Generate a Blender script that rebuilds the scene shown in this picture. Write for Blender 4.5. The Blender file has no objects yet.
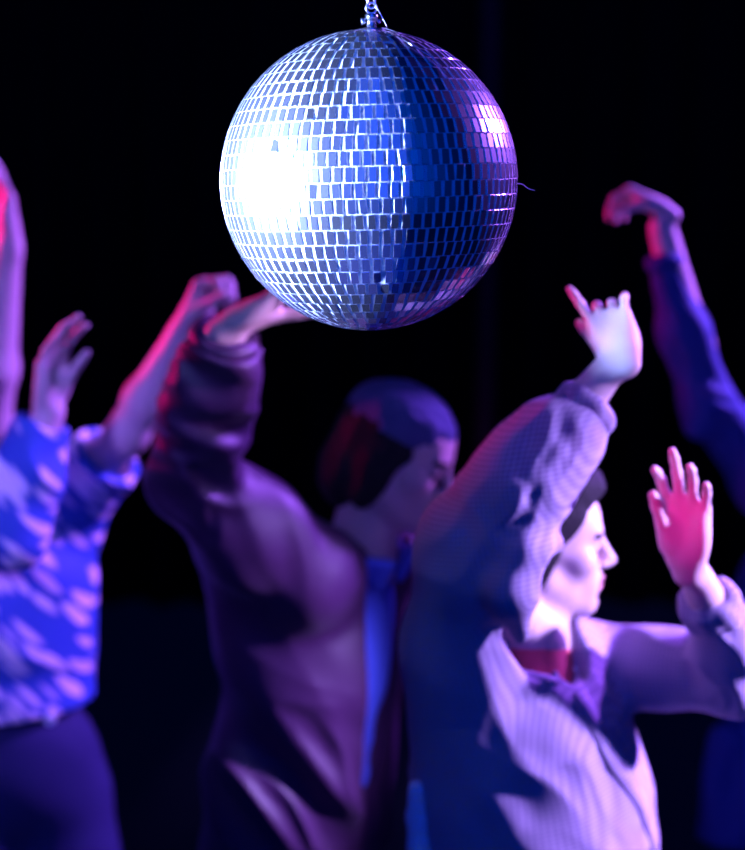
import bpy, math, random
import numpy as np
from mathutils import Vector, Matrix

random.seed(7)
np.random.seed(7)
SC = bpy.context.scene
COL = SC.collection

# ------------------------------------------------------------------ camera
F_PX = 1500.0
CAM = np.array([0.0, 0.0, 2.02])
TH = math.atan(246.0 / F_PX)                     # pitched down a little
FW = np.array([0, math.cos(TH), -math.sin(TH)])
UP = np.array([0, math.sin(TH), math.cos(TH)])
cd = bpy.data.cameras.new('camera')
cam = bpy.data.objects.new('camera', cd)
COL.objects.link(cam)
cam.location = CAM
cam.rotation_euler = (math.pi / 2 - TH, 0, 0)
cd.sensor_fit = 'HORIZONTAL'
cd.sensor_width = 36.0
cd.lens = F_PX / 745.0 * 36.0
cd.clip_start = 0.05
cd.clip_end = 100
cd.dof.use_dof = True
cd.dof.focus_distance = 1.70
cd.dof.aperture_fstop = 2.3
cd.dof.aperture_blades = 0
SC.camera = cam

# ------------------------------------------------------------------ world, lamps, exposure
SC.view_settings.view_transform = 'Standard'
SC.view_settings.look = 'None'
SC.view_settings.gamma = 1.0
SC.view_settings.use_curve_mapping = False
SC.view_settings.exposure = 0.0


def make_world():
    w = bpy.data.worlds.new('blue_club_haze')
    SC.world = w
    w.use_nodes = True
    nt = w.node_tree
    nt.nodes.clear()
    out = nt.nodes.new('ShaderNodeOutputWorld')
    bg = nt.nodes.new('ShaderNodeBackground')
    tc = nt.nodes.new('ShaderNodeTexCoord')
    # the hall behind the photographer is washed in blue, brightest straight ahead of it
    dt = nt.nodes.new('ShaderNodeVectorMath')
    dt.operation = 'DOT_PRODUCT'
    dt.inputs[1].default_value = Vector((0.10, -0.99, 0.0)).normalized()
    flat = nt.nodes.new('ShaderNodeVectorMath')
    flat.operation = 'MULTIPLY'
    flat.inputs[1].default_value = (1, 1, 0.04)
    nt.links.new(tc.outputs['Generated'], flat.inputs[0])
    un = nt.nodes.new('ShaderNodeVectorMath')
    un.operation = 'NORMALIZE'
    nt.links.new(flat.outputs[0], un.inputs[0])
    nt.links.new(un.outputs[0], dt.inputs[0])
    cr = nt.nodes.new('ShaderNodeValToRGB')
    mp = nt.nodes.new('ShaderNodeMapRange')
    mp.inputs[1].default_value = -1
    mp.inputs[2].default_value = 1
    nt.links.new(dt.outputs['Value'], mp.inputs[0])
    nt.links.new(mp.outputs[0], cr.inputs[0])
    e = cr.color_ramp.elements
    e[0].position = 0.0
    e[0].color = (0.0, 0.002, 0.05, 1)
    e[1].position = 1.0
    e[1].color = (0.001, 0.13, 1.9, 1)
    a = e.new(0.38)
    a.color = (0.0, 0.006, 0.09, 1)
    a = e.new(0.62)
    a.color = (0.0, 0.001, 0.025, 1)
    a = e.new(0.84)
    a.color = (0.0, 0.012, 0.16, 1)
    a = e.new(0.94)
    a.color = (0.0, 0.055, 0.62, 1)
    nt.links.new(cr.outputs[0], bg.inputs[0])
    bg.inputs[1].default_value = 0.55
    nt.links.new(bg.outputs[0], out.inputs[0])


make_world()


def spot(name, loc, target, color, power, angle, blend=0.5, size=0.08):
    ld = bpy.data.lights.new(name, 'SPOT')
    ld.color = color
    ld.energy = power
    ld.spot_size = math.radians(angle)
    ld.spot_blend = blend
    ld.shadow_soft_size = size
    o = bpy.data.objects.new(name, ld)
    COL.objects.link(o)
    o.location = loc
    o.rotation_euler = (Vector(target) - Vector(loc)).to_track_quat('-Z', 'Y').to_euler()
    return o


BALL = (-0.0042, 1.80, 2.0165)
BR = 0.1745
# white pin spot on the mirror ball, from the left
spot('pin_spot', (-3.3, 0.80, 2.14), BALL, (0.28, 0.40, 1.0), 25000, 6.25, 0.06, 0.09)
# two lavender keys on the woman, from the right: one on face and coat, one on the raised hand
spot('lavender_key', (3.1, 1.86, 2.50), (0.53, 2.05, 1.33), (0.46, 0.31, 1.0), 2900, 18.5, 0.35, 0.08)
spot('lavender_hand_key', (3.1, 1.75, 2.55), (0.34, 2.07, 2.0), (0.58, 0.34, 1.0), 1700, 10, 0.4, 0.08)
# violet lamp from the right, high and behind
spot('violet_back', (2.4, 3.7, 3.1), (-0.15, 2.6, 1.5), (0.34, 0.11, 1.0), 1700, 48, 0.5, 0.10)
# magenta lamp on the left, level with the raised hands
spot('magenta_side', (-3.2, 3.9, 2.35), (0.0, 2.6, 2.02), (1.0, 0.002, 0.22), 800, 20, 0.6, 0.10)
# added narrow magenta lamp, aimed to tint only the open palm at the right
spot('added_palm_lamp', (-1.2, -1.5, 2.6), (0.445, 2.03, 1.60), (1.0, 0.004, 0.25), 700, 4.0, 0.8, 0.05)
# added blue flood above the floor, giving the ball's lower mirrors blue to reflect
spot('added_blue_flood', (-0.1, 0.2, 3.9), (-0.1, 0.35, 0), (0.0, 0.04, 1.0), 2600, 46, 0.6, 0.2)
# violet blue wash on the left of the crowd
spot('blue_wash', (-1.9, -1.0, 3.0), (-0.75, 2.85, 1.45), (0.30, 0.17, 1.0), 700, 17, 0.8, 0.25)

# ------------------------------------------------------------------ helpers: pixels, numbers


def P(px, py, y):
    """world point on the ray of a photo pixel, at world depth y"""
    X = (px - 372.5) / F_PX
    Yc = -(py - 425.0) / F_PX
    D = y / (FW[1] + Yc * UP[1])
    return CAM + D * (np.array([X, 0, 0]) + Yc * UP + FW)


def nrm(v):
    v = np.asarray(v, float)
    return v / np.linalg.norm(v)


V = lambda *a: np.array(a, float)

# ------------------------------------------------------------------ materials


def new_mat(name):
    m = bpy.data.materials.new(name)
    m.use_nodes = True
    nt = m.node_tree
    return m, nt, nt.nodes['Principled BSDF']


def simple(name, col, rough=0.6, metal=0.0, bump=0.0, scale=200.0, sheen=0.0, spec=0.5):
    m, nt, b = new_mat(name)
    b.inputs['Base Color'].default_value = (*col, 1)
    b.inputs['Roughness'].default_value = rough
    b.inputs['Metallic'].default_value = metal
    b.inputs['Specular IOR Level'].default_value = spec
    if sheen:
        b.inputs['Sheen Weight'].default_value = sheen
    if bump:
        tc = nt.nodes.new('ShaderNodeTexCoord')
        n = nt.nodes.new('ShaderNodeTexNoise')
        n.inputs['Scale'].default_value = scale
        n.inputs['Detail'].default_value = 3
        bp = nt.nodes.new('ShaderNodeBump')
        bp.inputs['Strength'].default_value = bump
        bp.inputs['Distance'].default_value = 0.004
        nt.links.new(tc.outputs['Object'], n.inputs['Vector'])
        nt.links.new(n.outputs[0], bp.inputs['Height'])
        nt.links.new(bp.outputs[0], b.inputs['Normal'])
    return m


def skin_mat(name, col):
    m, nt, b = new_mat(name)
    tc = nt.nodes.new('ShaderNodeTexCoord')
    n = nt.nodes.new('ShaderNodeTexNoise')
    n.inputs['Scale'].default_value = 35
    cr = nt.nodes.new('ShaderNodeMixRGB')
    cr.inputs[1].default_value = (*[c * 0.9 for c in col], 1)
    cr.inputs[2].default_value = (*[min(1, c * 1.06) for c in col], 1)
    nt.links.new(tc.outputs['Object'], n.inputs['Vector'])
    nt.links.new(n.outputs[0], cr.inputs[0])
    nt.links.new(cr.outputs[0], b.inputs['Base Color'])
    b.inputs['Roughness'].default_value = 0.5
    b.inputs['Specular IOR Level'].default_value = 0.35
    return m


def gingham(name, light, dark, pitch):
    m, nt, b = new_mat(name)
    tc = nt.nodes.new('ShaderNodeTexCoord')
    mp = nt.nodes.new('ShaderNodeMapping')
    mp.inputs['Rotation'].default_value = (0, math.radians(8), math.radians(40))
    nt.links.new(tc.outputs['Object'], mp.inputs['Vector'])
    waves = []
    for d in ('X', 'Z'):
        w = nt.nodes.new('ShaderNodeTexWave')
        w.wave_type = 'BANDS'
        w.bands_direction = d
        w.inputs['Scale'].default_value = 0.314159 / pitch
        w.inputs['Distortion'].default_value = 0
        nt.links.new(mp.outputs[0], w.inputs['Vector'])
        waves.append(w)
    ad = nt.nodes.new('ShaderNodeMath')
    ad.operation = 'ADD'
    nt.links.new(waves[0].outputs['Fac'], ad.inputs[0])
    nt.links.new(waves[1].outputs['Fac'], ad.inputs[1])
    hf = nt.nodes.new('ShaderNodeMath')
    hf.operation = 'MULTIPLY'
    hf.inputs[1].default_value = 0.5
    nt.links.new(ad.outputs[0], hf.inputs[0])
    mx = nt.nodes.new('ShaderNodeMixRGB')
    mx.inputs[1].default_value = (*dark, 1)
    mx.inputs[2].default_value = (*light, 1)
    nt.links.new(hf.outputs[0], mx.inputs[0])
    nt.links.new(mx.outputs[0], b.inputs['Base Color'])
    b.inputs['Roughness'].default_value = 0.8
    b.inputs['Specular IOR Level'].default_value = 0.2
    return m


def brushed_print(name, base, mark):
    """pale slanting brush dabs printed on blue cloth"""
    m, nt, b = new_mat(name)
    tc = nt.nodes.new('ShaderNodeTexCoord')
    mp = nt.nodes.new('ShaderNodeMapping')
    mp.inputs['Rotation'].default_value = (0, math.radians(-52), 0)
    mp2 = nt.nodes.new('ShaderNodeMapping')
    mp2.inputs['Scale'].default_value = (9, 9, 44)
    nt.links.new(tc.outputs['Object'], mp.inputs['Vector'])
    nz = nt.nodes.new('ShaderNodeTexNoise')
    nz.inputs['Scale'].default_value = 9
    nt.links.new(tc.outputs['Object'], nz.inputs['Vector'])
    va = nt.nodes.new('ShaderNodeVectorMath')
    va.operation = 'MULTIPLY_ADD'
    va.inputs[1].default_value = (0.02, 0.02, 0.02)
    nt.links.new(nz.outputs['Color'], va.inputs[0])
    nt.links.new(mp.outputs[0], va.inputs[2])
    nt.links.new(va.outputs[0], mp2.inputs['Vector'])
    vo = nt.nodes.new('ShaderNodeTexVoronoi')
    vo.inputs['Scale'].default_value = 1.0
    nt.links.new(mp2.outputs[0], vo.inputs['Vector'])
    cr = nt.nodes.new('ShaderNodeValToRGB')
    cr.color_ramp.elements[0].position = 0.35
    cr.color_ramp.elements[0].color = (1, 1, 1, 1)
    cr.color_ramp.elements[1].position = 0.52
    cr.color_ramp.elements[1].color = (0, 0, 0, 1)
    nt.links.new(vo.outputs['Distance'], cr.inputs[0])
    mx = nt.nodes.new('ShaderNodeMixRGB')
    mx.inputs[1].default_value = (*base, 1)
    mx.inputs[2].default_value = (*mark, 1)
    nt.links.new(cr.outputs[0], mx.inputs[0])
    nt.links.new(mx.outputs[0], b.inputs['Base Color'])
    b.inputs['Roughness'].default_value = 0.75
    return m


M = {}
M['skin_fair'] = skin_mat('fair_skin', (0.56, 0.44, 0.42))
M['skin_tan'] = skin_mat('tan_skin', (0.55, 0.40, 0.36))
M['skin_deep'] = skin_mat('deep_skin', (0.36, 0.24, 0.22))
M['lip'] = simple('lip', (0.42, 0.17, 0.18), 0.45)
M['brow'] = simple('brow_hair', (0.03, 0.02, 0.02), 0.8)
M['lash'] = simple('eye_lash', (0.04, 0.03, 0.03), 0.6)
M['hair_dark'] = simple('dark_hair', (0.012, 0.010, 0.013), 0.8, spec=0.12, bump=0.6, scale=120)
M['gingham'] = gingham('gingham_cotton', (0.36, 0.31, 0.42), (0.20, 0.15, 0.26), 0.0068)
M['satin'] = simple('dark_satin', (0.040, 0.010, 0.050), 0.5, sheen=0.05, bump=0.15, scale=60, spec=0.25)
M['blue_cotton'] = simple('blue_cotton', (0.05, 0.10, 0.55), 0.85, bump=0.2, scale=150)
M['beanie'] = simple('ribbed_knit', (0.05, 0.06, 0.16), 0.9, bump=0.5, scale=180)
M['denim'] = simple('denim', (0.008, 0.012, 0.08), 0.85, bump=0.3, scale=300)
M['black_cotton'] = simple('black_cotton', (0.012, 0.012, 0.016), 0.85)
M['red_lit_top'] = simple('red_lit_cotton', (0.75, 0.10, 0.14), 0.8)  # red light at the woman's neck, put into the cloth colour
M['navy_jacket'] = simple('blue_jacket_cloth', (0.006, 0.03, 0.18), 0.8, bump=0.3, scale=80)
M['print'] = brushed_print('brush_dab_print', (0.03, 0.10, 0.48), (0.88, 0.80, 0.90))
M['white_cotton'] = simple('white_cotton', (0.7, 0.7, 0.76), 0.8)
M['button'] = simple('pearl_button', (0.85, 0.83, 0.85), 0.25)
M['leather'] = simple('black_leather', (0.015, 0.013, 0.013), 0.4)
M['steel'] = simple('polished_steel', (0.75, 0.76, 0.8), 0.2, metal=1.0)

# ------------------------------------------------------------------ object plumbing


def tag(o, label, cat, group=None, kind=None):
    if label:
        o['label'] = label
    if cat:
        o['category'] = cat
    if group:
        o['group'] = group
    if kind:
        o['kind'] = kind
    return o


def empty(name, loc, label, cat, group=None):
    o = bpy.data.objects.new(name, None)
    COL.objects.link(o)
    o.location = loc
    o.empty_display_size = 0.1
    return tag(o, label, cat, group)


def link_mesh(name, verts, faces, mats, parent=None, smooth=True, fmat=None, label=None):
    me = bpy.data.meshes.new(name)
    verts = np.asarray(verts, np.float32)
    org = np.zeros(3, np.float32)
    if parent is not None:
        par = parent
        while par is not None:
            org += np.array(par.location, np.float32)
            par = par.parent
    verts = verts - org
    if isinstance(faces, np.ndarray):
        n = len(faces)
        k = faces.shape[1]
        me.vertices.add(len(verts))
        me.vertices.foreach_set('co', verts.ravel())
        me.loops.add(n * k)
        me.loops.foreach_set('vertex_index', faces.astype(np.int32).ravel())
        me.polygons.add(n)
        me.polygons.foreach_set('loop_start', np.arange(0, n * k, k, dtype=np.int32))
        me.polygons.foreach_set('loop_total', np.full(n, k, np.int32))
        me.update(calc_edges=True)
    else:
        me.from_pydata([tuple(map(float, v)) for v in verts], [], faces)
        me.update()
    if not isinstance(mats, (list, tuple)):
        mats = [mats]
    for m in mats:
        me.materials.append(m)
    me.polygons.foreach_set('use_smooth', np.full(len(me.polygons), bool(smooth)))
    if fmat is not None:
        me.polygons.foreach_set('material_index', np.asarray(fmat, np.int32))
    me.validate()
    o = bpy.data.objects.new(name, me)
    COL.objects.link(o)
    if parent is not None:
        o.parent = parent
    if label:
        o['label'] = label
    return o


def tube(pts, rad, seg=8, closed=False):
    """verts, faces of a tube through points"""
    pts = [np.asarray(p, float) for p in pts]
    n = len(pts)
    rads = rad if isinstance(rad, (list, tuple)) else [rad] * n
    vs, fs = [], []
    ref = None
    for i in range(n):
        a = pts[(i - 1) % n] if (closed or i > 0) else pts[i]
        b = pts[(i + 1) % n] if (closed or i < n - 1) else pts[i]
        t = nrm(b - a)
        if ref is None:
            ref = V(0, 0, 1) if abs(t[2]) < 0.9 else V(1, 0, 0)
        u = nrm(ref - t * np.dot(ref, t))
        ref = u
        w = np.cross(t, u)
        for k in range(seg):
            an = 2 * math.pi * k / seg
            vs.append(pts[i] + rads[i] * (math.cos(an) * u + math.sin(an) * w))
    m = n if closed else n - 1
    for i in range(m):
        j = (i + 1) % n
        for k in range(seg):
            k2 = (k + 1) % seg
            fs.append((i * seg + k, i * seg + k2, j * seg + k2, j * seg + k))
    if not closed:
        fs.append(tuple(range(seg))[::-1])
        fs.append(tuple((n - 1) * seg + k for k in range(seg)))
    return vs, fs


def merge(parts):
    vs, fs = [], []
    for v, f in parts:
        o = len(vs)
        vs += list(v)
        fs += [tuple(i + o for i in q) for q in f]
    return vs, fs


def lathe(profile, seg=24, center=(0, 0, 0)):
    vs, fs = [], []
    c = np.asarray(center, float)
    for r, z in profile:
        for k in range(seg):
            a = 2 * math.pi * k / seg
            vs.append(c + V(r * math.cos(a), r * math.sin(a), z))
    n = len(profile)
    for i in range(n - 1):
        for k in range(seg):
            k2 = (k + 1) % seg
            fs.append((i * seg + k, i * seg + k2, (i + 1) * seg + k2, (i + 1) * seg + k))
    fs.append(tuple(range(seg))[::-1])
    fs.append(tuple((n - 1) * seg + k for k in range(seg)))
    return vs, fs


def box(lo, hi):
    x0, y0, z0 = lo
    x1, y1, z1 = hi
    v = [(x0, y0, z0), (x1, y0, z0), (x1, y1, z0), (x0, y1, z0), (x0, y0, z1), (x1, y0, z1), (x1, y1, z1), (x0, y1, z1)]
    f = [(0, 3, 2, 1), (4, 5, 6, 7), (0, 1, 5, 4), (1, 2, 6, 5), (2, 3, 7, 6), (3, 0, 4, 7)]
    return v, f


# ------------------------------------------------------------------ sculpting volume
_G = np.random.RandomState(3).rand(32, 32, 32).astype(np.float32)


def vnoise(q):
    i = np.floor(q).astype(np.int32)
    f = (q - i).astype(np.float32)
    f = f * f * (3 - 2 * f)
    i &= 31
    j = (i + 1) & 31
    x0, y0, z0 = i[..., 0], i[..., 1], i[..., 2]
    x1, y1, z1 = j[..., 0], j[..., 1], j[..., 2]
    fx, fy, fz = f[..., 0], f[..., 1], f[..., 2]
    c00 = _G[x0, y0, z0] * (1 - fx) + _G[x1, y0, z0] * fx
    c10 = _G[x0, y1, z0] * (1 - fx) + _G[x1, y1, z0] * fx
    c01 = _G[x0, y0, z1] * (1 - fx) + _G[x1, y0, z1] * fx
    c11 = _G[x0, y1, z1] * (1 - fx) + _G[x1, y1, z1] * fx
    return (c00 * (1 - fy) + c10 * fy) * (1 - fz) + (c01 * (1 - fy) + c11 * fy) * fz


class Vol:
    def __init__(s, lo, hi, h):
        s.lo = np.asarray(lo, float) - 4 * h
        s.h = h
        s.n = np.ceil((np.asarray(hi, float) + 4 * h - s.lo) / h).astype(int) + 1
        s.F = np.full(tuple(s.n), 0.1, np.float32)

    def _sub(s, lo, hi):
        a = np.clip(np.floor((lo - s.lo) / s.h).astype(int), 0, s.n)
        b = np.clip(np.ceil((hi - s.lo) / s.h).astype(int) + 1, 0, s.n)
        if np.any(b <= a):
            return None, None
        ax = [(s.lo[i] + s.h * np.arange(a[i], b[i])).astype(np.float32) for i in range(3)]
        return tuple(slice(a[i], b[i]) for i in range(3)), (ax[0][:, None, None], ax[1][None, :, None], ax[2][None, None, :])

    def _mix(s, sl, d, k, neg=False):
        F = s.F[sl]
        if neg:
            d = -d
            hh = np.maximum(k - np.abs(F - d), 0) / max(k, 1e-6)
            s.F[sl] = np.maximum(F, d) + hh * hh * k * 0.25
        else:
            hh = np.maximum(k - np.abs(F - d), 0) / max(k, 1e-6)
            s.F[sl] = np.minimum(F, d) - hh * hh * k * 0.25

    def cap(s, a, b, ra, rb, k=0.02, flat=None, neg=False, endcut=False, startcut=False):
        a = np.asarray(a, float)
        b = np.asarray(b, float)
        R = max(ra, rb)
        sc = 1.0 if flat is None else max(1.0, flat[1])
        pad = R * sc + max(0.05, k)
        sl, X = s._sub(np.minimum(a, b) - pad, np.maximum(a, b) + pad)
        if sl is None:
            return
        ba = b - a
        L2 = float(ba @ ba) + 1e-12
        vx, vy, vz = X[0] - a[0], X[1] - a[1], X[2] - a[2]
        tr = (vx * ba[0] + vy * ba[1] + vz * ba[2]) / L2
        t = np.clip(tr, 0, 1)
        qx, qy, qz = vx - t * ba[0], vy - t * ba[1], vz - t * ba[2]
        mul = 1.0
        if flat is not None:
            n, sy = nrm(flat[0]), flat[1]
            dn = (qx * n[0] + qy * n[1] + qz * n[2]) * (1 - 1 / sy)
            qx, qy, qz = qx - dn * n[0], qy - dn * n[1], qz - dn * n[2]
            mul = min(1.0, sy)
        d = (np.sqrt(qx * qx + qy * qy + qz * qz) - (ra + (rb - ra) * t)) * mul
        L = math.sqrt(L2)
        if endcut:
            d = np.maximum(d, (tr - 1) * L)
        if startcut:
            d = np.maximum(d, -tr * L)
        s._mix(sl, d.astype(np.float32), k, neg)

    def ell(s, c, r, ax=None, k=0.02, neg=False):
        c = np.asarray(c, float)
        r = np.asarray(r, float)
        pad = float(r.max()) + max(0.05, k)
        sl, X = s._sub(c - pad, c + pad)
        if sl is None:
            return
        vx, vy, vz = X[0] - c[0], X[1] - c[1], X[2] - c[2]
        if ax is None:
            ax = np.eye(3)
        l = [vx * ax[i][0] + vy * ax[i][1] + vz * ax[i][2] for i in range(3)]
        k0 = np.sqrt(sum((l[i] / r[i]) ** 2 for i in range(3)))
        k1 = np.sqrt(sum((l[i] / r[i] ** 2) ** 2 for i in range(3))) + 1e-9
        d = k0 * (k0 - 1) / k1
        s._mix(sl, d.astype(np.float32), k, neg)

    def chain(s, pts, rs, k=0.02, **kw):
        for i in range(len(pts) - 1):
            s.cap(pts[i], pts[i + 1], rs[i], rs[i + 1], k, **kw)

    def plane(s, p, n, k=0.0):
        """keep the side opposite to n"""
        n = nrm(n)
        ax = [(s.lo[i] + s.h * np.arange(s.n[i])).astype(np.float32) for i in range(3)]
        d = (ax[0] - p[0])[:, None, None] * n[0] + (ax[1] - p[1])[None, :, None] * n[1] + (ax[2] - p[2])[None, None, :] * n[2]
        s.F = np.maximum(s.F, d.astype(np.float32))

    def band(s, w):
        idx = np.nonzero(np.abs(s.F) < w)
        pts = np.stack([s.lo[i] + s.h * idx[i] for i in range(3)], -1)
        return idx, pts

    def folds(s, specs, w=0.035):
        """specs: (centre, radius, direction across the folds, wavelength, amplitude)"""
        idx, pts = s.band(w)
        acc = np.zeros(len(pts), np.float32)
        for c, rad, dr, wl, amp in specs:
            dr = nrm(dr)
            if c is None:
                sel = slice(None)
                wgt = 1.0
                p = pts
            else:
                dd = np.linalg.norm(pts - np.asarray(c), axis=1)
                sel = np.nonzero(dd < rad)[0]
                if len(sel) == 0:
                    continue
                tt = 1 - dd[sel] / rad
                wgt = tt * tt * (3 - 2 * tt)
                p = pts[sel]
            along = (p @ dr)[:, None] * dr[None]
            q = along / wl + (p - along) / (wl * 3.2)
            warp = vnoise(p / (wl * 2.5) + 7.3)
            nz = vnoise(q + warp[:, None] * 0.9)
            rd = 1 - np.abs(2 * nz - 1) * 1.6
            acc[sel] += (amp * rd * wgt).astype(np.float32)
        s.F[idx] -= acc

    def sample(s, p):
        i = np.round((np.asarray(p) - s.lo) / s.h).astype(int)
        if np.any(i < 0) or np.any(i >= s.n):
            return 0.1
        return float(s.F[i[0], i[1], i[2]])

    def hit(s, px, py, y0=1.9, y1=4.0):
        """where the photo ray of a pixel meets this surface"""
        a, b = P(px, py, y0), P(px, py, y1)
        n = int(np.linalg.norm(b - a) / 0.003)
        prev = 0.1
        for i in range(n):
            p = a + (b - a) * i / n
            f = s.sample(p)
            if f < 0:
                return p
        return None

    def mesh(s, relax=2):
        F = s.F
        ins = F < 0
        nx, ny, nz = F.shape
        c = np.zeros((nx - 1, ny - 1, nz - 1), np.uint8)
        for dx in (0, 1):
            for dy in (0, 1):
                for dz in (0, 1):
                    c += ins[dx:nx - 1 + dx, dy:ny - 1 + dy, dz:nz - 1 + dz]
        act = (c > 0) & (c < 8)
        ci = np.nonzero(act)
        N = len(ci[0])
        vid = np.full(act.shape, -1, np.int32)
        vid[ci] = np.arange(N)
        acc = np.zeros((N, 3), np.float64)
        cnt = np.zeros(N)
        corners = [(x, y, z) for x in (0, 1) for y in (0, 1) for z in (0, 1)]
        val = {k: F[ci[0] + k[0], ci[1] + k[1], ci[2] + k[2]] for k in corners}
        for k in corners:
            for axis in range(3):
                if k[axis] == 0:
                    k2 = list(k)
                    k2[axis] = 1
                    k2 = tuple(k2)
                    a, b = val[k], val[k2]
                    m = (a < 0) != (b < 0)
                    t = np.where(m, a / np.where(m, a - b, 1), 0)
                    pt = np.array(k, float)[None, :].repeat(N, 0)
                    pt[:, axis] += t
                    acc += pt * m[:, None]
                    cnt += m
        vert = (np.stack(ci, -1) + acc / cnt[:, None]) * s.h + s.lo
        quads = []
        for axis in range(3):
            o1, o2 = [(1, 2), (2, 0), (0, 1)][axis]
            sl0 = [slice(1, -1)] * 3
            sl1 = [slice(1, -1)] * 3
            sl0[axis] = slice(0, -1)
            sl1[axis] = slice(1, None)
            a, b = ins[tuple(sl0)], ins[tuple(sl1)]
            e = np.nonzero(a != b)
            base = [e[0].copy(), e[1].copy(), e[2].copy()]
            for i in range(3):
                if i != axis:
                    base[i] = base[i] + 1
            fl = a[e]

            def cell(d1, d2):
                q = [base[0], base[1], base[2]]
                q[o1] = q[o1] - d1
                q[o2] = q[o2] - d2
                return vid[q[0], q[1], q[2]]
            q = np.stack([cell(1, 1), cell(0, 1), cell(0, 0), cell(1, 0)], -1)
            q[~fl] = q[~fl][:, ::-1]
            quads.append(q)
        quads = np.concatenate(quads)
        quads = quads[(quads >= 0).all(1)]
        for _ in range(relax):
            sm = np.zeros_like(vert)
            ct = np.zeros(N)
            for i in range(4):
                for j in ((i + 1) % 4, (i + 3) % 4):
                    np.add.at(ct, quads[:, i], 1)
                    for d in range(3):
                        sm[:, d] += np.bincount(quads[:, i], weights=vert[quads[:, j], d], minlength=N)
            ok = ct > 0
            vert[ok] = vert[ok] * 0.5 + 0.5 * sm[ok] / ct[ok, None]
        return vert, quads


# ------------------------------------------------------------------ human parts


def hand(v, wrist, d, n, left, curls, spread=0.22, thumb=(0.55, 0.35, 0.3), s=1.0, wrist_r=0.026):
    """palm, four unequal fingers, a thumb from the side of the palm. d: towards the fingers, n: out of the palm"""
    wrist = np.asarray(wrist, float)
    d = nrm(d)
    n = nrm(np.asarray(n, float) - d * np.dot(n, d))
    t = np.cross(d, n) * (-1 if left else 1)
    L = lambda x, y, z: wrist + s * (x * t + y * d + z * n)
    kx = [0.031, 0.0105, -0.0100, -0.0290]
    ky = [0.087, 0.092, 0.086, 0.076]
    seg = [(0.043, 0.026, 0.021), (0.048, 0.030, 0.022), (0.044, 0.028, 0.022), (0.034, 0.021, 0.019)]
    rad = [0.0090, 0.0093, 0.0088, 0.0078]
    for i in range(4):
        v.cap(L(kx[i] * 0.55, 0.0, 0), L(kx[i], ky[i], -0.001), 0.0150 * s, 0.0115 * s, 0.012 * s)
    v.cap(L(0.0, -0.03, 0), L(0.0, 0.02, 0), wrist_r * s, 0.024 * s, 0.02 * s, flat=(n, 0.72))
    v.ell(L(0.024, 0.036, 0.010), np.array([0.017, 0.031, 0.015]) * s, (t, d, n), 0.014 * s)      # thumb pad
    v.ell(L(-0.026, 0.036, 0.009), np.array([0.013, 0.034, 0.013]) * s, (t, d, n), 0.014 * s)     # heel
    for i in range(4):
        c = curls[i]
        c = c if isinstance(c, (tuple, list)) else (c, c * 1.15, c * 0.7)
        sp = spread * (1.5 - i) / 1.5
        base = L(kx[i], ky[i], -0.001)
        ang = 0.0
        p = base
        for j in range(3):
            ang += c[j]
            dr = nrm(math.cos(ang) * (d * math.cos(sp) + t * math.sin(sp)) + math.sin(ang) * n)
            q = p + dr * seg[i][j] * s
            r0 = rad[i] * s * (1 - 0.08 * j)
            r1 = rad[i] * s * (1 - 0.08 * (j + 1))
            v.cap(p, q, r0, r1, 0.005 * s)
            p = q
    ta, tb, tc = thumb                       # spread from the palm edge, towards the palm, bend
    p = L(0.026, 0.020, 0.006)
    dr = nrm(math.cos(ta) * d + math.sin(ta) * t + tb * n)
    q = p + dr * 0.042 * s
    v.cap(p, q, 0.0150 * s, 0.0115 * s, 0.010 * s)
    d2 = nrm(dr + tc * (n * 0.6 + d * 0.4))
    q2 = q + d2 * 0.033 * s
    v.cap(q, q2, 0.0112 * s, 0.0100 * s, 0.005 * s)
    d3 = nrm(d2 + tc * 0.6 * (n * 0.6 + d * 0.4))
    v.cap(q2, q2 + d3 * 0.026 * s, 0.0102 * s, 0.0082 * s, 0.005 * s)


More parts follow.
